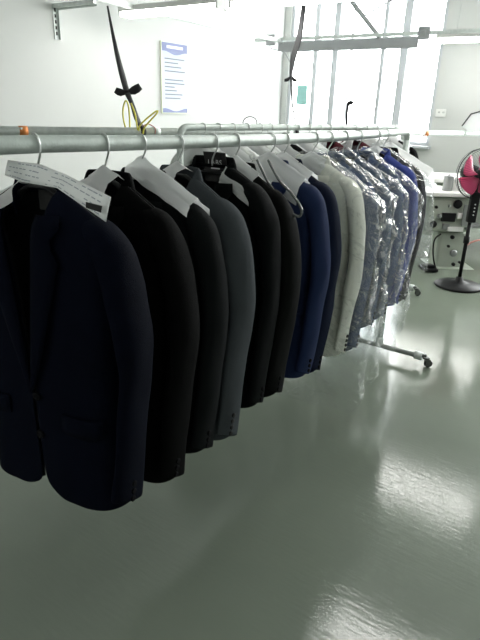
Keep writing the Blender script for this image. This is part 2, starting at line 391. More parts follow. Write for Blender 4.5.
e, pts = strap([(107.5, 6), (112, 30), (117, 54), (122, 74), (127, 92), (132, 104), (137, 119), (142, 131)], S1, 'black ribbon with a bow tying the pipe up to ceiling', [.02, .03, .045, .055, .05, .035, .045, .04])
kn = pts[24]
def loop(c, dx, dz, r, nm, mat, par, wd):
    c = Vector(c); pl_ = [c+Vector((dx*t, -.01*math.sin(t*3), dz*t-.012*math.sin(t*PI))) for t in (0, .25, .5, .75, 1)]
    ribbon(pl_, [wd*.25, wd*.7, wd, wd, wd*.8], Vector((0, .3, 1))).build(nm, mat, par, smooth=True, world=True, solid=.012)
loop(kn, -.10, .012, .02, 'bow_loop', M['strap'], e, .06); loop(kn, .12, .05, .02, 'bow_loop', M['strap'], e, .07)
m_ = MB().lathe([(.004, -.022), (.02, -.012), (.022, .01), (.006, .022)], kn, 10); m_.build('knot', M['strap'], e, smooth=True, world=True)
D_ = S1.y-.05
yt = empty('yellow_tie', S1+ZU*.035, 'yellow cord looped round the pipe beside black ribbon', 'cord')
for pixs in ([(128, 134), (124, 122), (123, 110), (125.5, 101), (128, 104), (129.5, 116), (130, 132)], [(131, 103), (135, 114), (138, 130), (141, 124), (155, 112), (157, 113), (145, 127), (143, 134)]):
    MB().tube(smoothpath([atD(x, y, D_) for x, y in pixs], 5), .0065, 6).build('strand', M['yellow'], yt, smooth=True, world=True)
MB().tube(smoothpath([atD(x, y, D_+.02) for x, y in ((143, 126), (148, 124), (155, 128), (155, 134))], 5), .004, 6).build('strand', M['hose'], yt, smooth=True, world=True)
S2 = pipept(295)
e, pts = strap([(304, 5), (299, 38), (294, 55), (292, 66), (291, 76), (292, 100), (295, 122), (295, 130)], S2, 'black cord with a knot hanging before the window', [.05, .06, .06, .04, .02, .015, .015, .015])
kn = pts[24]; loop(kn, -.06, -.04, .02, 'bow_loop', M['strap'], e, .03); loop(kn, .06, -.04, .02, 'bow_loop', M['strap'], e, .03)
S3 = pipept(347)
e = empty('black_hook', S3+ZU*.03, 'short black rod with a hooked tip standing on the pipe', 'hook')
D_ = S3.y
MB().tube(smoothpath([S3+ZU*.02, atD(346.5, 118, D_), atD(348, 104, D_)], 5), .012, 8).build('rod', M['dark'], e, smooth=True, world=True)
MB().tube(smoothpath([atD(348, 105, D_), atD(350, 102.5, D_), atD(353, 103, D_)], 4), .018, 8).build('tip', M['dark'], e, smooth=True, world=True)
e = empty('power_cable', atPlane(268, 43, pn, u), 'thin grey cable looping below the left end of lamp tray', 'cable')
MB().tube(smoothpath([atPlane(x, y, pn, u) for x, y in ((268, 41), (271, 48), (277, 50), (284, 52), (289, 60), (292, 66))], 5), .01, 6).build('cable', M['chan'], e, smooth=True, world=True)
# ------------------------------------------------------------ garment racks
def caster(par, c, swivel=0):
    """c: top of the caster in the parent's local frame; floor at parent z=0"""
    z = c[2]
    cs = empty('caster', Matrix.Translation(Vector(c)) @ Matrix.Rotation(swivel, 4, 'Z'), None, None); cs.parent = par
    MB().lathe([(.014, .006), (.022, .004), (.022, -.006), (.010, -.012)], (0, 0, 0), 16).build('swivel_plate', M['dull'], cs, smooth=False)
    m_ = MB()
    for s in (-1, 1): m_.box((.012, s*.016, -.032), (.030, .003, .046))
    m_.box((.008, 0, -.010), (.036, .035, .003)).build('fork', M['dull'], cs, bevel=.001)
    Mx = Matrix.Rotation(PI/2, 3, 'X')
    MB().lathe([(.008, -.012), (.021, -.012), (.025, -.006), (.025, .006), (.021, .012), (.008, .012)], (.018, 0, -z+.025), 20, Mx).build('wheel', M['rubber'], cs, smooth=True)
    return cs
def rack(pL, pR, rad, label, legs, sag=0, zl=.064):
    e = empty('garment_rack', Matrix.Translation(Vector((pL.x, pL.y, 0))) @ RZ, label, 'clothes rack')
    inv = e.matrix_basis.inverted(); l = inv @ pL; r = inv @ pR; zt = l.z
    d = (r-l).normalized(); L_ = (r-l).length
    pts = []
    rb = .045
    n = 30
    for k in range(n+1):
        t = k/n; s_ = rb+(L_-2*rb)*t; tt = max(0, (s_-.62)/(L_-.62)); pts.append(l+d*s_-ZU*sag*4*tt*(1-tt))
    arc0 = [l+d*(rb-rb*math.cos(a))+ZU*(-rb+rb*math.sin(a)) for a in [PI/2*k/6 for k in range(6)]]
    arc1 = [r-d*(rb-rb*math.cos(a))+ZU*(-rb+rb*math.sin(a)) for a in [PI/2*k/6 for k in range(5, -1, -1)]]
    MB().tube(arc0+pts+arc1, rad, 16).build('rail', M['galv'], e, smooth=True)
    for c in (l, r):
        MB().tube([Vector((c.x, c.y, zl)), Vector((c.x, c.y, zt-rb+.002))], rad, 16).build('post', M['galv'], e, smooth=True)
        m_ = MB().tube([Vector((c.x, c.y, zl-.0)), Vector((c.x, c.y, zl+.06))], rad+.006, 16); m_.build('socket', M['galv2'], e, smooth=True)
        m_ = MB().tube([Vector((c.x-legs[0], c.y, zl)), Vector((c.x+legs[1], c.y, zl))], rad*.9, 14); m_.build('foot_bar', M['footsteel'], e, smooth=True)
        for s in (-legs[0]+.012, legs[1]-.012):
            m_ = MB().tube([Vector((c.x+s-.025, c.y, zl)), Vector((c.x+s+.02, c.y, zl))], rad+.008, 14); m_.build('end_clamp', M['galv2'], e, smooth=True)
            sg = 1 if s > 0 else -1
            MB().tube([Vector((c.x+s+sg*.012, c.y, zl+.004)), Vector((c.x+s+sg*.045, c.y, zl+.012))], .011, 10).build('caster_arm', M['dull'], e, smooth=True)
            caster(e, (c.x+s+sg*.045, c.y, zl), .6 if s > 0 else -1)
    # long bottom bar between the feet is left out on the open type of rack
    return e
# the castor axes are measured: near caster and post foot
legA = (atZ(425, 382, 0)-atZ(375, 350, 0)).dot(v)
A0 = A1-(A2-A1).normalized()*.62
rackA = rack(A0, A2, .0185, 'front galvanised pipe rack full of suit jackets on casters', (.28, .27), sag=.012)
B1 = atD(180, 127.5, 3.05); B2 = atD(404, 127.2, 4.60); zB = (B1.z+B2.z)/2; B2.z = B1.z = zB
dB = (B2-B1); 
rackB = rack(B1, B2, .019, 'rear pipe rack with rounded left corner behind the suit rack', (.28, .26))
def railA(s):
    L_ = (A2-A1).length; t = max(0, s/L_); return A1+(A2-A1).normalized()*s-ZU*.012*4*t*(1-t)
dBn = dB.normalized()
# ------------------------------------------------------------ hangers
def hanger(fr, rr, label, group, mat, w=.165, hook_turn=0, top=-.075, gaunt=.016):
    """fr: matrix whose origin is the rail centre; hook rides on the rail"""
    e = empty('clothes_hanger', fr, label, 'hanger', group)
    r = rr+.0028; pts = []
    for k in range(0, 15):
        a = math.radians(-35+k*(215+0)/14)
        pts.append(Vector((0, 0, 0))+Vector((r*math.cos(a), 0, r*math.sin(a))))
    pts = [Vector((-p.x, p.y, p.z)) for p in pts][::-1]
    # from the left side of the ring sweep down to the neck
    pts = pts[::-1]
    path = pts+[Vector((r*.9, 0, -.018)), Vector((r*.35, 0, -.038)), Vector((0, 0, -.055)), Vector((0, 0, top+.004))]
    path = [Vector((p.x, p.y, p.z)) for p in path]
    rot = Matrix.Rotation(hook_turn, 3, 'Z')
    MB().tube(smoothpath([rot @ p for p in path], 3), .0024, 8).build('hook', M['wire'], e, smooth=True)
    pts = []; rad = []
    for k in range(-12, 13):
        x = w*k/12; ax = abs(x)/w
        pts.append((x, -.006*ax*ax, top-.014-.55*max(0, abs(x)-.03)-(.006 if abs(x) > .06 else 0))); rad.append(gaunt*(.45+.55*ax))
    MB().tube(pts, rad, 12, flat=.62).build('shoulder_bar', mat, e, smooth=True)
    return e
# ------------------------------------------------------------ suit jackets
def sgn(x): return -1 if x < 0 else 1
def lerp(a, b, t): return a+(b-a)*t
def jacket(fr, label, cat, group, mat, seed, H=.76, d=.062, wsh=.190, zn=-.088, btn=None, lab=False, sleeve_d=0.0, lite=False, elbow=.0, col=None, open_=0.0, lin=None, swing=0):
    e = empty('suit_jacket', fr @ Matrix.Rotation(swing, 4, 'Z'), label, cat, group)
    zh = zn-H; zbt = zn-.46; NK = .068
    slope = .55
    def ztop(x):
        x = abs(x); z = zn-slope*max(0, x-NK)
        if x > wsh-.03: z -= 6*(x-wsh+.03)**2*2
        return z
    def W(z):
        t = (zn-z)/H
        return wsh+.012*min(1, t*5)-.012*math.exp(-((t-.55)/.2)**2)+.004*max(0, t-.5)*2
    def gap(z):   # half distance of the front edges
        if z > zbt: return (.004+(NK-.010)*((z-zbt)/(zn-zbt))**1.1)+open_*.0
        t = (zbt-z)/(zbt-zh); return .004+.018*max(0, t-.82)**2/.032+open_*t
    def surf(e_, q, back, inset=0):
        xt = e_*wsh if back else lerp(NK-.006, wsh, e_)
        zt = ztop(xt)
        zb = zh
        if not back: zb = zh+.030*max(0, 1-e_*3.6)**2
        z = lerp(zt, zb, q)
        Wz = W(z)-inset
        x = e_*Wz if back else lerp(gap(z), Wz, e_)
        bl = min(1, q*7); x = lerp(xt, x, bl)
        dd = max(0, 1-(x/(Wz+1e-6))**7)**.5 if x < Wz else 0
        tf = min(1, max(0, (zt-z)/.075))**.5
        dz = (d-inset)*(1+.25*(zn-z)/H)
        y = dz*dd*tf
        if back: y = y+.012*(1-tf)*max(0, 1-x/.07)
        nz = noise.noise(Vector((x*9+seed*3.1, (1 if back else -1)*2+seed, z*3.2)))*.010*min(1, q*4)
        nz += noise.noise(Vector((x*22+seed, z*2.0, seed*1.7)))*.004*min(1, q*4)
        y += nz*dd
        return x, (y if back else -y-.002), z
    nb, nf, nq = (12, 13, 30) if not lite else (6, 6, 14)
    def shell(inset, q1=1.0):
        rows = []
        for i in range(nq+1):
            q = (i/nq)**1.45*q1; row = []
            half = [surf(math.sin(PI/2*k/nb), q, True, inset) for k in range(nb)]
            fr_ = [surf(math.cos(PI/2*k/nf), q, False, inset) for k in range(nf+1)]
            hp = half+fr_
            row = [(-x, y, z) for x, y, z in hp[::-1]]+[(x, y, z) for x, y, z in hp[1:]]
            # break the mirror symmetry
            row = [(x, y+.007*noise.noise(Vector((x*7, z*4, seed+5)))*min(1, q*4), z+.006*noise.noise(Vector((x*5, 1, seed)))*q) for x, y, z in row]
            rows.append(row)
        return MB().grid(rows)
    shell(0).build('body', mat, e, smooth=True, solid=.003, sub=0 if lite else 1)
    if not lite:
        shell(.006, .985).build('lining', lin or M['lining'], e, smooth=True)
    # sleeves
    zc_ = zh+.018+sleeve_d
    for s in (-1, 1):
        pts = smoothpath([Vector((s*(wsh-.060), 0, ztop(wsh-.06)-.028)), Vector((s*(wsh-.025), 0, ztop(wsh-.025)-.030)), Vector((s*(wsh+.006), .002, ztop(wsh)-.060)), Vector((s*(wsh+.024+elbow*.3), .010, zn-.22)),
              Vector((s*(wsh+.038+elbow), .014, zn-.36)), Vector((s*(wsh+.034+elbow*.7), -.004, zn-.52)), Vector((s*(wsh+.018), -.018, zc_))], 5)
        n = len(pts); rows = []; K = 18
        A = Vector((0, 1, 0))
        for i, p in enumerate(pts):
            t = i/(n-1); T = (pts[min(i+1, n-1)]-pts[max(i-1, 0)]).normalized()
            B = T.cross(A).normalized(); A_ = B.cross(T).normalized()
            ra = lerp(.030, .058, min(1, t/.34)**.8) if t < .5 else lerp(.060, .056, t); rb = lerp(.042, .015, t)*(.45+.55*min(1, t*4))
            ra *= d/.062*.4+.6
            row = []
            for k in range(K):
                a = 2*PI*k/K; q = p+A_*math.cos(a)*ra+B*math.sin(a)*rb
                nn = noise.noise(Vector((q.x*10+seed, q.y*9, q.z*6+seed*2)))*.009+noise.noise(Vector((q.x*16, q.y*20+seed, q.z*14)))*.004
                q += (A_*math.cos(a)+B*math.sin(a))*nn*min(1, t*4)
                q.z -= .42*(q.y-p.y)*max(0, (t-.93)/.07)
                row.append(q)
            row.append(row[0]); rows.append(row)
        so = MB().grid(rows).build('sleeve', mat, e, smooth=True, solid=.003, sub=0 if lite else 1)
        if lite: continue
        # cuff buttons on the rear outside edge
        bp = pts[-1]
        for k in range(4 if btn is not None else 3):
            c = bp+Vector((s*.032, -.018+.004*k, .028+.019*k)); Mx = Matrix.Rotation(s*PI/2, 3, 'Y')
            MB().lathe([(.003, -.002), (.0072, -.002), (.0078, .0015), (.006, .003), (.002, .002)], c, 12, Mx).build('button', btn or M['button'], so, smooth=True)
    if lite: return e
    # collar
    rows = []
    prof = [(.92, -.020), (.96, .012), (1.02, .026), (1.13, .008), (1.26, -.026)]
    for r_, dz in prof:
        row = []
        for k in range(-14, 15):
            a = k/14*math.radians(128)
            x = NK*r_*math.sin(a); y = .034*math.cos(a)*r_+.004
            if abs(a) > PI/2: x = sgn(a)*(NK*r_-(abs(a)-PI/2)*.020)
            z = zn+dz-.055*max(0, (abs(a)-PI/2)/.66)**1.1
            if y < 0: y -= .016*min(1, -y/.02)
            row.append((x, y, z))
        rows.append(row)
    MB().grid(rows).build('collar', col or mat, e, smooth=True, solid=.003, sub=1)
    # lapels
    for s in (-1, 1):
        rows = []
        for i in range(19):
            t = i/18; z = lerp(zn-.045, zbt, t)
            xi = gap(z)-.004; wl = .085*(1-t)**.75*(1 if t > .16 else .55+.45*t/.16)+.004
            if .10 < t < .17: wl *= .72
            row = []
            for j in range(5):
                x = xi+wl*j/4
                ee = min(1, max(0, (x-gap(z))/(W(z)-gap(z))))
                zt = ztop(x); dd = max(0, 1-(x/W(z))**7)**.5; tf = min(1, max(0, (zt-z)/.075))**.5
                y = -d*(1+.25*(zn-z)/H)*dd*tf-.011-.006*math.sin(PI*j/4)
                row.append((s*x, y-(.003 if s > 0 else 0), z))
            rows.append(row)
        MB().grid(rows).build('lapel', mat, e, smooth=True, solid=.004)
        # pocket flap
        rows = []
        for i in range(4):
            row = []
            for j in range(7):
                x = .085+.105*j/6; z = zn-.50-.045*i/3-(.006 if i == 3 and 0 < j < 6 else 0)
                dd = max(0, 1-(x/W(z))**7)**.5; y = -d*(1+.25*(zn-z)/H)*dd-.010
                row.append((s*x, y, z))
            rows.append(row)
        MB().grid(rows).build('pocket_flap', mat, e, smooth=True, solid=.003)
    for zz in (zbt-.012, zbt-.115):
        yb = -d*(1+.25*(zn-zz)/H)-.012; Mx = Matrix.Rotation(PI/2, 3, 'X')
        MB().lathe([(.004, -.003), (.0105, -.002), (.0115, .001), (.009, .004), (.003, .003)], (.012, yb, zz), 16, Mx).build('button', btn or M['button'], e, smooth=True)
    if lab:
        hw = .040 if lab == 2 else .030; zt_ = .034 if lab == 2 else .008
        lb = MB().grid([[(x, .030-.010*(x/.04)**2-.010*max(0, (z_-.0)/.03), zn+z_) for x in (-hw, -hw/2, 0, hw/2, hw)] for z_ in (zt_, 0, -.055)]).build('neck_label', M['label'], e, solid=.003)
        if lab == 2: brandtext(lb, zn)
    return e
def brandtext(lb, zn):
    cu = bpy.data.curves.new('brand', 'FONT'); cu.body = 'LABS'; cu.size = .020; cu.align_x = 'CENTER'; cu.space_character = 1.25
    to = bpy.data.objects.new('tmp', cu); COL.objects.link(to); bpy.context.view_layer.update()
    me = bpy.data.meshes.new_from_object(to.evaluated_get(bpy.context.evaluated_depsgraph_get())); bpy.data.objects.remove(to)
    me.materials.clear(); me.materials.append(M['stitch'])
    o = bpy.data.objects.new('label_text', me); COL.objects.link(o); o.parent = lb
    o.matrix_basis = Matrix.Translation((0, .0135, zn-.002)) @ Matrix.Rotation(PI/2, 4, 'X')
    MB().box((0, .018, zn-.014), (.032, .001, .004)).build('label_line', M['stitch'], lb)
def shoulder_cover(fr, label, group, mat, seed, x0=-.17, x1=.17, hf=.055, hb=.055, zt=-.060, lift=.012, sl=.50, skew=0, name='shoulder_cover'):
    """thin sheet draped saddle-wise over the shoulders: x along the shoulders, hanging front and back"""
    rows = []
    nx = 22; ns = 12
    for i in range(nx+1):
        x = lerp(x0, x1, i/nx); row = []
        zr = zt-sl*abs(x)+lift
        for j in range(-ns, ns+1):
            q = j/ns; h_ = (hf if q < 0 else hb); drop = abs(q)*h_*(1+.15*noise.noise(Vector((x*9, sgn(q), seed))))
            y = sgn(q)*(.012+.050*(1-math.exp(-drop/.035))) if j else 0
            y *= min(1, abs(q)*3)
            nz = noise.noise(Vector((x*14+seed, q*2, seed*2)))*.010+noise.noise(Vector((x*34, q*5, seed)))*.004
            row.append((x+skew*drop+nz*.3, y+nz*.8, zr-drop*.9+.004*noise.noise(Vector((x*20, q*3, seed+4)))))
        rows.append(row)
    o = MB().grid(rows).build(name, mat, smooth=True); o.matrix_world = fr
    return tag(o, label, 'cover', group)
def bag(fr, label, mat, seed, W=.29, D=.075, top=-.045, H=1.0, cell=.016, group='clear polythene garment bags'):
    rng = random.Random(seed); nr = int(H/cell/1.3); nk = int((W*2+D*2)*1.9/cell)
    rows = []
    for i in range(nr+1):
        t = i/nr; z = top-H*t; row = []; zw = top-z
        Wz = W*(.10+.90*min(1, zw/.17)**.9)*(1+.04*t); Dz = D*(.15+.85*min(1, zw/.15))
        for k in range(nk):
            a = 2*PI*k/nk; c_, s_ = math.cos(a), math.sin(a)
            x = Wz*sgn(c_)*abs(c_)**.6; y = Dz*sgn(s_)*abs(s_)**.7
            q = Vector((x*7+z*4+seed*3, y*7+seed, z*3.2-x*2)); q2 = Vector((x*16-z*11+seed, y*14, z*8+seed*2))
            am = min(1, .25+t*4)
            n_ = (.5-abs(noise.noise(q)))*.026+(.5-abs(noise.noise(q2)))*.016*am-.012
            m1 = noise.noise(q2*1.3+Vector((9, 2, 5)))*.012*am
            zz = z+(noise.noise(Vector((x*6, y*6, seed)))*.06*t**3)
            row.append((x+n_*c_*1.2+m1, y+n_*(.4*s_+.6*sgn(s_) if k % (nk//2) else s_)*am, zz))
        row.append(row[0]); rows.append(row)
    o = MB().grid(rows).build('garment_bag', mat, smooth=True)
    o.matrix_world = fr; return tag(o, label, 'garment bag', group)
def frA(s, turn=0): return Matrix.Translation(railA(s)) @ RZ @ Matrix.Rotation(turn, 4, 'Z')
def s_for(px, out=.264, dz=-.40):
    lo, hi = -.5, 3.
    for _ in range(40):
        m = (lo+hi)/2; P = A1+u*m+v*out+ZU*dz
        if proj(P)[0] < px: lo = m
        else: hi = m
    return m
FB = dict(
    navyblack=fabric('midnight_navy_wool', (.0014, .0025, .0078)), black=fabric('black_wool', (.0013,.0014,.0015)), slate=fabric('blackish_slate_wool', (.0055, .0068, .0073)),
    grey=fabric('charcoal_grey_wool', (.052, .059, .065)), jet=fabric('jet_black_wool', (.0036, .0046, .0049)), brownblack=fabric('soft_black_wool', (.0032, .0038, .0034)),
    navy=fabric('bright_navy_wool', (.018, .029, .078)), dnavy=fabric('dark_navy_wool', (.007, .011, .028)), ivory=fabric('ivory_wool', (.76, .76, .68), .1),
    blue1=fabric('slate_navy_wool', (.045, .068, .13)), blue2=fabric('steel_blue_wool', (.055, .082, .14)), royal=fabric('royal_blue_wool', (.045, .065, .24)), white=fabric('off_white_cloth', (.6, .62, .6), .1))
G = 'suit jackets hanging on the front rack'; GH = 'hangers on the front rack'
J = [ # right-edge pixel, fabric, label, kwargs
    (145, 'navyblack', 'midnight navy suit jacket hanging nearest, its front and button facing the camera', dict(H=.735, lab=1, open_=.0, wsh=.195, ds=-.030, swing=.14)),
    (192, 'black', 'black suit jacket hanging second, right behind the nearest navy jacket', dict(H=.765)),
    (222, 'slate', 'blackish slate suit jacket hanging just before the charcoal grey one', dict(H=.745, swing=.06)),
    (253, 'grey', 'charcoal grey suit jacket, the only mid-grey one on the rack', dict(H=.765, btn=M['lbutton'])),
    (276, 'jet', 'black suit jacket with a lettered black label inside its collar', dict(H=.755, lab=2, zn=-.066, ds=.035, swing=.10, wsh=.178)),
    (301, 'brownblack', 'soft black suit jacket hanging between the labelled black one and bright navy one', dict(H=.73)),
    (330, 'navy', 'bright navy suit jacket hanging in the middle without plastic', dict(H=.745)),
    (342, 'dnavy', 'dark navy suit jacket squeezed between bright navy and ivory jackets', dict(H=.765)),
    (366, 'ivory', 'ivory white suit jacket, the only light one on the rack', dict(H=.775, btn=M['button'])),
    (379, 'blue1', 'slate navy suit jacket in plastic right behind the ivory one', dict(H=.80)),
    (392, 'blue2', 'steel blue suit jacket in crumpled plastic, second after the ivory one', dict(H=.74)),
    (404, 'blue1', 'navy suit jacket in crumpled plastic just before the royal blue one', dict(H=.745)),
    (419, 'royal', 'royal blue suit jacket near the far end of the rack', dict(H=.735)),
    (426, 'black', 'black suit jacket hanging last on the rack behind the royal blue one', dict(H=.745))]
SP = []; SW = []
hcol = [M['dark'], M['dark'], M['greyp'], M['dark'], M['dark'], M['dark'], M['dark'], M['dark'], M['greyp'], M['dark'], M['dark'], M['dark'], M['dark'], M['dark']]
hn = ['holding up the nearest midnight navy jacket', 'in the black jacket second from the front', 'with grey shoulders, in the slate jacket before the grey one', 'in the charcoal grey jacket', 'in the black jacket with the neck label',
      'in the soft black jacket before the bright navy one', 'in the bright navy jacket', 'in the dark navy jacket beside the ivory one', 'in the ivory jacket', 'in the bagged jacket right behind the ivory one', 'in the bagged steel blue jacket',
      'in the bagged navy jacket before the royal blue one', 'in the royal blue jacket', 'in the last black jacket at the rack end']
random.seed(7)
for i, (px, fb, lb, kw) in enumerate(J):
    kw = dict(kw); kw['H'] += .018; s = s_for(px)-.006+kw.pop('ds', 0); SP.append(s); tw = random.uniform(-.05, .05)
    sp = kw.pop('swing', 0)+tw
    SW.append(sp); f_ = frA(s)
    jacket(f_, lb, 'jacket', G, FB[fb], i*1.37+1, swing=sp, d=.052 if i else .062, **kw)
    h = hanger(frA(s, sp), .0185, 'clothes hanger with steel hook '+hn[i], GH, hcol[i], hook_turn=random.uniform(-.25, .25)-sp)
# ------------------------------------------------------------ white shoulder covers
GC = 'white shoulder covers on the front rack'
def cov(i, **k):
    return shoulder_cover(frA(SP[i]+k.pop('ds', 0), SW[i]), k.pop('label'), GC, k.pop('mat', M['tissue']), i*2.3+1, **k)
cov(0, label='thin white cover over the far shoulder of the nearest navy jacket', x0=-.22, x1=-.03, hf=.06, hb=.05, mat=M['tissue2'])
cov(1, label='white cover over the collar of the second, black jacket', x0=-.16, x1=.045, hf=.055, hb=.08)
cov(2, label='large milky sheet draped over the slate jacket before the grey one', x0=-.02, x1=.18, hf=.05, hb=.12, lift=.030, mat=M['tissue2'])
cov(3, label='white cover behind the collar of the charcoal grey jacket', x0=-.16, x1=.03, hf=.05, hb=.06)
cov(4, label='milky cover over the near shoulder of the labelled black jacket', x0=.055, x1=.18, hf=.05, hb=.09, lift=.02, mat=M['tissue2'])
cov(5, label='white cover draped over the soft black jacket', x0=-.16, x1=.10, hf=.05, hb=.09, lift=.02)
cov(6, label='crisp white cover with a dark slit over the bright navy jacket', x0=-.12, x1=.15, hf=.10, hb=.10, lift=.024)
cov(7, label='white cover over the dark navy jacket beside the ivory one', x0=-.16, x1=.13, hf=.05, hb=.05, lift=.02)
cov(8, label='thin white cover over the ivory jacket shoulders', x0=-.16, x1=.07, hf=.06, hb=.05, mat=M['tissue2'])
cov(12, label='white cover over the royal blue jacket near the rack end', x0=-.16, x1=.04, hf=.05, hb=.05, mat=M['tissue2'])
cov(13, ds=.09, label='white cloth with a dark edge hanging last at the rack end', x0=-.05, x1=.24, hf=.10, hb=.12, lift=.02)
# ------------------------------------------------------------ garment bags
f_ = frA(SP[8]); bag(f_, 'thin clear bag round the ivory jacket, trailing below its hem', M['clear'], 11, W=.315, D=.080, H=1.05)
bag(frA(SP[9]), 'clear crumpled bag right behind the ivory jacket', M['clear'], 12, W=.32, D=.082, H=.98)
bag(frA(SP[10]), 'clear crumpled bag round the steel blue jacket', M['clear'], 13, W=.325, D=.085, H=.90)
bag(frA(SP[11]), 'clear crumpled bag round the navy jacket before the royal blue one', M['clear'], 14, W=.325, D=.085, H=.86)
bag(frA(SP[12]+.03), 'clear crumpled bag round the royal blue jacket', M['clear'], 15, W=.315, D=.07, H=.60)
# ------------------------------------------------------------ paper slip and small items at the nearest jacket
def strip_px(name, top, bot, D, mat, nx=24):
    """two pixel polylines and depth per point -> solid strip"""
    def samp(pl_, t):
        t *= len(pl_)-1; k = min(int(t), len(pl_)-2); f = t-k; return [lerp(pl_[k][j], pl_[k+1][j], f) for j in range(2)]+[lerp(D[k], D[k+1], f)]
    rows = []
    for i in range(nx+1):
        a = samp(top, i/nx); b = samp(bot, i/nx); P_ = atD(*a); Q_ = atD(*b); rows.append([P_.lerp(Q_, j/4)+Vector((0, -.002*math.sin(j*.8), 0)) for j in range(5)])
    return rows
TOPP = [(8, 160), (40, 164), (67, 175), (111, 197)]; BOTP = [(5, 175), (22, 182), (57, 188), (106, 222)]; DD = [1.135, 1.10, 1.06, .965]
rows = strip_px('x', TOPP, BOTP, DD, None)
cen = rows[8][2]
slip = empty('order_slip', cen, 'long white printed order slip across the nearest navy jacket', 'paper')
MB().grid(rows).build('sheet', M['paper'], slip, smooth=True, world=True, solid=.0006)
m_ = MB(); random.seed(3)
for i in range(1, 23):
    for j in range(4):
        if random.random() < .25 or (10 < i < 13): continue
        P_ = rows[i][j].lerp(rows[i][j+1], .5)+Vector((.0, -.0022, 0)); Q_ = rows[i+1][j].lerp(rows[i+1][j+1], .5)+Vector((.0, -.0022, 0)); Q_ = P_.lerp(Q_, random.uniform(.5, .95))
        w_ = (rows[i][j+1]-rows[i][j])*.10; m_.v += [P_-w_, Q_-w_, Q_+w_, P_+w_]; n = len(m_.v); m_.f.append((n-4, n-3, n-2, n-1))
m_.build('print', M['print'], slip, world=True)
cl = [atD(x, y, .960) for x, y in ((86, 202), (102, 206), (101, 212.5), (86, 207.5))]
c0 = sum(cl, Vector())/4
o = mesh('black_tag', [p-c0 for p in cl], [(0, 1, 2, 3)], M['label'], None, False, [('SOLIDIFY', dict(thickness=.003, offset=0))]); o.location = c0
tag(o, 'small black tag at the lower end of the order slip', 'tag')
s6 = railA(SP[5]); dl = s6.y
loop_ = smoothpath([atD(x, y, dl-dd_) for x, y, dd_ in ((257, 160, .02), (268, 182, .06), (283, 203, .09), (293, 214, .11), (300, 216, .12), (301, 208, .12), (292, 194, .10), (279, 180, .06), (268, 160, .03))], 5)
c_ = loop_[0].copy(); o = MB().tube([q-c_ for q in loop_], .0042, 8).build('plastic_loop', M['glossclear'], smooth=True); o.location = c_
tag(o, 'glossy smoke grey plastic loop lying over the soft black jacket shoulder', 'plastic loop')
# fold square on the milky sheet, hanging transparent hanger loop on the soft black jacket
# ------------------------------------------------------------ rear rack garments
GB = 'covered garments on the rear rack'
LB = (B2-B1).length
for i, t in enumerate((.07, .17, .27, .37, .47, .57, .70, .82, .93)):
    f_ = Matrix.Translation(B1+dBn*LB*t) @ RZ
    mat_ = FB['white'] if i in (0, 1, 2, 4, 7) else (M['maroon'] if i in (5, 6) else FB['black'])
    side = ('first after the rounded corner', 'second after the rounded corner', 'third after the rounded corner', 'fourth after the rounded corner', 'fifth after the rounded corner', 'before the window right half', 'just right of the window middle', 'near the right end', 'last at the right end')[i]
    colr = 'off-white' if mat_ is FB['white'] else ('maroon' if mat_ is M['maroon'] else 'black')
    jacket(f_, colr+' garment on the rear rack, '+side, 'garment', GB, mat_, i+30, H=.72, d=.055, wsh=.19, lite=True)
    hanger(f_, .019, 'clothes hanger on the rear rack holding the garment '+side, 'hangers on the rear rack', M['dark'], w=.17)
    shoulder_cover(f_, 'milky cover over the rear rack garment '+side, 'covers on the rear rack', M['tissue2'] if i not in (5, 6) else M['cover'], i+50, x0=-.17, x1=.17 if i not in (5, 6) else .02, hf=.12, hb=.12, lift=.012)
# spare hooks on the rear rail
for k, t in enumerate((.12, .22, .31, .42, .52, .63, .76)):
    f_ = Matrix.Translation(B1+dBn*LB*t) @ RZ
    m_ = MB().tube([Vector((.0222*math.cos(a), 0, .0222*math.sin(a))) for a in [math.radians(-40+20*j) for j in range(14)]]+[Vector((-.01, 0, -.05))], .0024, 6)
    o = m_.build('wire_hook', M['wire'], smooth=True); o.matrix_world = f_; tag(o, 'bare steel hook ring on the rear rail', 'hook', 'bare steel hooks on the rear rail')
c = B1+dBn*LB*.33+ZU*.0
cp_ = atD(250, 121, c.y)
f_ = Matrix.Translation(cp_)
m_ = MB().tube([R*(.043*math.cos(a))+ZU*(.035*math.sin(a)-.01) for a in [math.radians(-20+11*j) for j in range(20)]], .0028, 8)
o = m_.build('wire_arc', M['dark'], smooth=True); o.location = cp_-ZU*.0; tag(o, 'dark curved wire arching above the rear rail', 'wire')
# ------------------------------------------------------------ pedestal fan
fb = atZ(458, 286, 0)
fan = empty('pedestal_fan', fb, 'black pedestal fan with pink blades at the right edge', 'fan')
MB().lathe([(.205, 0), (.215, .008), (.20, .022), (.10, .040), (.035, .055), (.028, .09)], (0, 0, 0), 36).build('base', M['dark'], fan, smooth=True)
MB().tube([(0, 0, .06), (0, 0, .60)], .017, 14).build('pole', M['dark'], fan, smooth=True)
MB().lathe([(.026, .40), (.026, .46)], (0, 0, 0), 16).build('height_collar', M['dark'], fan, smooth=True)
hc = atD(478, 174, fb.y+.0)-fb
MB().box((0, -.01, hc.z-.28), (.075, .06, .26)).build('control_box', M['dark'], fan, bevel=.012)
m_ = MB()
for k in range(4): m_.lathe([(.006, 0), (.006, .006)], (0, -.042, hc.z-.34+k*.03), 10, Matrix.Rotation(PI/2, 3, 'X'))
m_.build('buttons', M['stitch'], fan)
fdir = (Vector((.30, -.95, -.02))).normalized(); hcv = Vector((hc.x, 0, hc.z))
MF = Matrix((Vector((fdir.y, -fdir.x, 0)).normalized(), Vector((0, 0, 1)), fdir)).transposed()
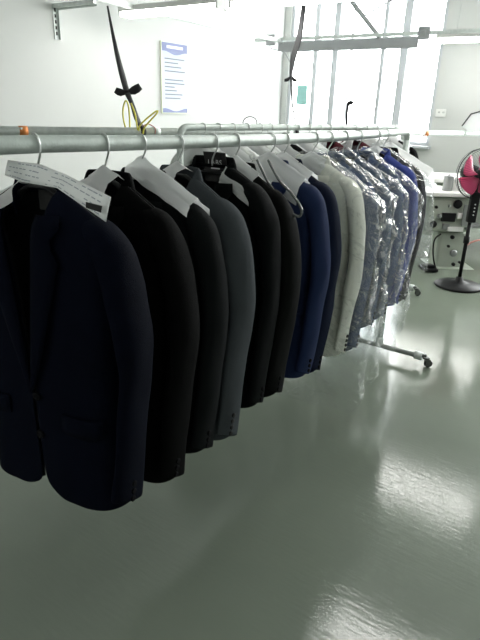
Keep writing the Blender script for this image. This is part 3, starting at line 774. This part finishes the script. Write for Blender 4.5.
MB().tube([(0, 0, hc.z-.17), (hc.x*.5, .0, hc.z-.09), hcv-fdir*.08], .020, 12).build('neck', M['dark'], fan, smooth=True)
MB().lathe([(.03, -.17), (.06, -.155), (.068, -.09), (.06, -.03), (.03, -.02)], hcv, 24, MF).build('motor', M['dark'], fan, smooth=True)
RF = .205
for k in range(5):
    rows = []
    for i in range(9):
        r_ = lerp(.03, RF*.88, i/8); hw = .18+.50*math.sin(PI*min(1, i/8*.62+.08)); row = []
        for j in range(7):
            a = 2*PI*k/5+.3+(j/6-.5)*2*hw*.85+.25*i/8; row.append(hcv+MF @ Vector((r_*math.cos(a), r_*math.sin(a), .012-.030*(j/6-.5)*2)))
        rows.append(row)
    MB().grid(rows).build('blade', M['pink'], fan, smooth=True, solid=.003)
MB().lathe([(.036, -.01), (.036, .03), (.02, .04), (.004, .042)], hcv, 20, MF).build('hub', M['dark'], fan, smooth=True)
cg = bpy.data.objects.new('cage', None); COL.objects.link(cg); cg.parent = fan
def ring(r, z, th, nm='cage_ring', par=cg):
    MB().tube([hcv+MF @ Vector((r*math.cos(a), r*math.sin(a), z)) for a in [2*PI*k/40 for k in range(41)]], th, 6, cap=False).build(nm, M['dark'], par, smooth=True)
ring(RF, 0, .0045); ring(RF*.97, .03, .002); ring(RF*.97, -.03, .002); ring(.045, .068, .003)
m_ = MB()
for k in range(60):
    a = 2*PI*k/60; ca, sa = math.cos(a), math.sin(a)
    for s_ in (1, -1):
        m_.tube([hcv+MF @ Vector((r_*ca, r_*sa, s_*z_)) for r_, z_ in ((.045, .068), (.12, .062), (.18, .045), (RF, .003))], .0011, 4, cap=False)
m_.build('cage_wires', M['dark'], cg)
MB().lathe([(.045, .066), (.045, .072), (.002, .074)], hcv, 20, MF).build('badge', M['dark'], cg)
# ------------------------------------------------------------ sewing machine on its stand, behind the fan
DM = 5.35
def mp(x, y, D=DM): return atD(x, y, D)
mw = empty('sewing_machine', Vector((mp(448, 273).x, DM, 0)), 'cream industrial buttonhole machine behind the pedestal fan', 'machine')
def pbox(name, x0, y0, x1, y1, D, dep, mat, par=mw, bev=.01):
    a = atD(x0, y0, D); b = atD(x1, y1, D); c_ = (a+b)/2; c_.y = D+dep/2
    return MB().box(c_, (abs(b.x-a.x), dep, abs(a.z-b.z))).build(name, mat, par, world=True, bevel=bev)
pbox('head', 429, 197, 469, 233, DM, .30, M['cream'], bev=.03)
pbox('column', 440, 232, 462, 272, DM+.05, .22, M['cream'], bev=.03)
pbox('foot', 431, 268, 474, 275, DM-.02, .40, M['cream'], bev=.015)
pbox('side_lug', 421, 217, 432, 235, DM+.02, .12, M['cream'], bev=.015)
pbox('work_top', 418, 192, 478, 198, DM-.06, .55, M['white'], bev=.008)
pbox('machine_arm', 456, 178, 482, 193, DM+.1, .18, M['white'], bev=.02)
def dial(px, py, r, mat, nm='dial', D=DM, t=.03):
    c_ = atD(px, py, D); MB().lathe([(r, 0), (r, t*.7), (r*.8, t), (r*.25, t*1.2)], c_, 20, Matrix.Rotation(PI/2, 3, 'X')).build(nm, mat, mw, smooth=False, world=True)
dial(457.5, 204, .042, M['dark']); dial(433, 224, .033, M['dark']); dial(439, 216, .022, M['steel'], 'knob'); dial(452, 237, .02, M['dark'], 'knob')
dial(453, 253, .035, M['steel'], 'knob'); dial(453, 264, .018, M['dark'], 'knob'); dial(436, 207, .014, M['dark'], 'knob'); dial(449, 206, .012, M['steel'], 'knob')
dial(466, 228, .016, M['steel'], 'knob'); dial(448, 246, .014, M['dark'], 'knob'); dial(459, 262, .013, M['dark'], 'knob')
pbox('slot_cover', 443, 213, 455, 222, DM-.03, .03, M['dark'], bev=.004)
pbox('bracket', 448, 227, 463, 232, DM-.03, .03, M['white'], bev=.004)
pbox('bracket', 458, 213, 465, 219, DM-.03, .03, M['white'], bev=.004)
pbox('bracket', 443, 224, 449, 230, DM-.02, .02, M['steel'], bev=.004)
pbox('lever', 465, 205, 467, 226, DM-.05, .02, M['steel'], bev=.003)
MB().tube(smoothpath([atD(x, y, DM-.03) for x, y in ((441, 234), (435, 239), (433, 250), (434, 262), (437, 272))], 5), .008, 8).build('cable', M['dark'], mw, smooth=True, world=True)
pc = atZ(428, 270, .0)
o = MB().box((0, 0, .02), (.14, .20, .03)).box((0, .02, .045), (.11, .14, .02), Matrix.Rotation(-.12, 3, 'X')).build('foot_pedal', M['dark'], bevel=.01); o.location = pc
tag(o, 'black foot pedal on the floor left of the sewing machine', 'pedal')
ct = atD(446.5, 193, DM+.12); o = MB().lathe([(.045, 0), (.047, .005), (.047, .155), (.050, .16), (.044, .165), (.012, .168), (.012, .18)], (0, 0, 0), 24).build('steel_tin', M['steel'], smooth=True); o.location = ct
tag(o, 'shiny steel tin standing on the sewing machine table', 'tin')
# workbench further back
DB = 6.1
wb = empty('workbench', Vector((atD(470, 250, DB).x, DB, 0)), 'long white workbench with low shelf behind the sewing machine', 'workbench')
bz = .78
xl = atD(416, 190, DB).x
MB().box((xl+1.1, DB+.35, bz), (2.2, .7, .04)).build('worktop', M['white'], wb, world=True, bevel=.005)
MB().box((xl+1.1, DB+.35, .28), (2.0, .6, .03)).build('shelf', M['greyp'], wb, world=True, bevel=.004)
for x in (.10, 2.1):
    for y in (.06, .64): MB().box((xl+x, DB+y, bz/2-.01), (.045, .045, bz-.02)).build('leg', M['chan'], wb, world=True, bevel=.003)
MB().box((xl+1.1, DB+.66, .58), (2.0, .02, .34)).build('back_panel', M['cream'], wb, world=True, bevel=.003)
o = MB().box((0, 0, 0), (.34, .3, .16)).box((0, -.152, .02), (.12, .01, .03)).build('storage_box', M['cream'], bevel=.012); o.location = (xl+1.0, DB+.3, .375)
tag(o, 'cream storage box on the low shelf of the workbench', 'box')
m_ = MB().tube(smoothpath([atD(462, 250, 5.95), atD(470, 243, 5.95), atD(482, 240, 5.95), atD(495, 244, 5.95)], 6), .010, 8); c_ = m_.v[0].copy(); m_.v = [q-c_ for q in m_.v]
o = m_.build('pink_hose', M['hose'], smooth=True); o.location = c_; tag(o, 'dull pink hose looping beside the workbench', 'hose')
# switch plate on the far wall
p = atPlane(441, 113, C0, u)
if (p-C0).dot(v) < W1+.06: p += v*.12
e = empty('wall_socket', frame_at(p-u*.012), 'white wall socket on the far wall right of window', 'socket')
MB().box((0, 0, 0), (.16, .022, .12)).build('plate', M['white'], e, bevel=.006)
m_ = MB()
for x in (-.035, .035): m_.box((x, -.012, .01), (.008, .004, .025)).box((x+.018, -.012, .01), (.008, .004, .025))
m_.build('slots', M['greyp'], e)
# folded card hanging from the pipe at the right edge
c = pipept(474); cc = [atD(x, y, c.y-.05) for x, y in ((462, 126), (472, 114), (482, 112), (482, 132), (470, 133))]
c0 = sum(cc, Vector())/5
n5 = len(cc); vs = [q-c0 for q in cc]+[q-c0+Vector((0, .02, 0)) for q in cc]
o = mesh('hanging_card', vs, [tuple(range(n5)), tuple(range(n5, 2*n5))[::-1]]+[(i, i+n5, (i+1) % n5+n5, (i+1) % n5) for i in range(n5)], M['cover'] if 0 else M['paper'], None, False); o.location = c0
tag(o, 'angled pale card hanging on the pipe at the right edge', 'card')
MB().tube([atD(462, 126, c.y-.07)-c0, atD(471, 114, c.y-.07)-c0, atD(482, 111, c.y-.07)-c0], .008, 6).build('card_edge', M['dark'], o)
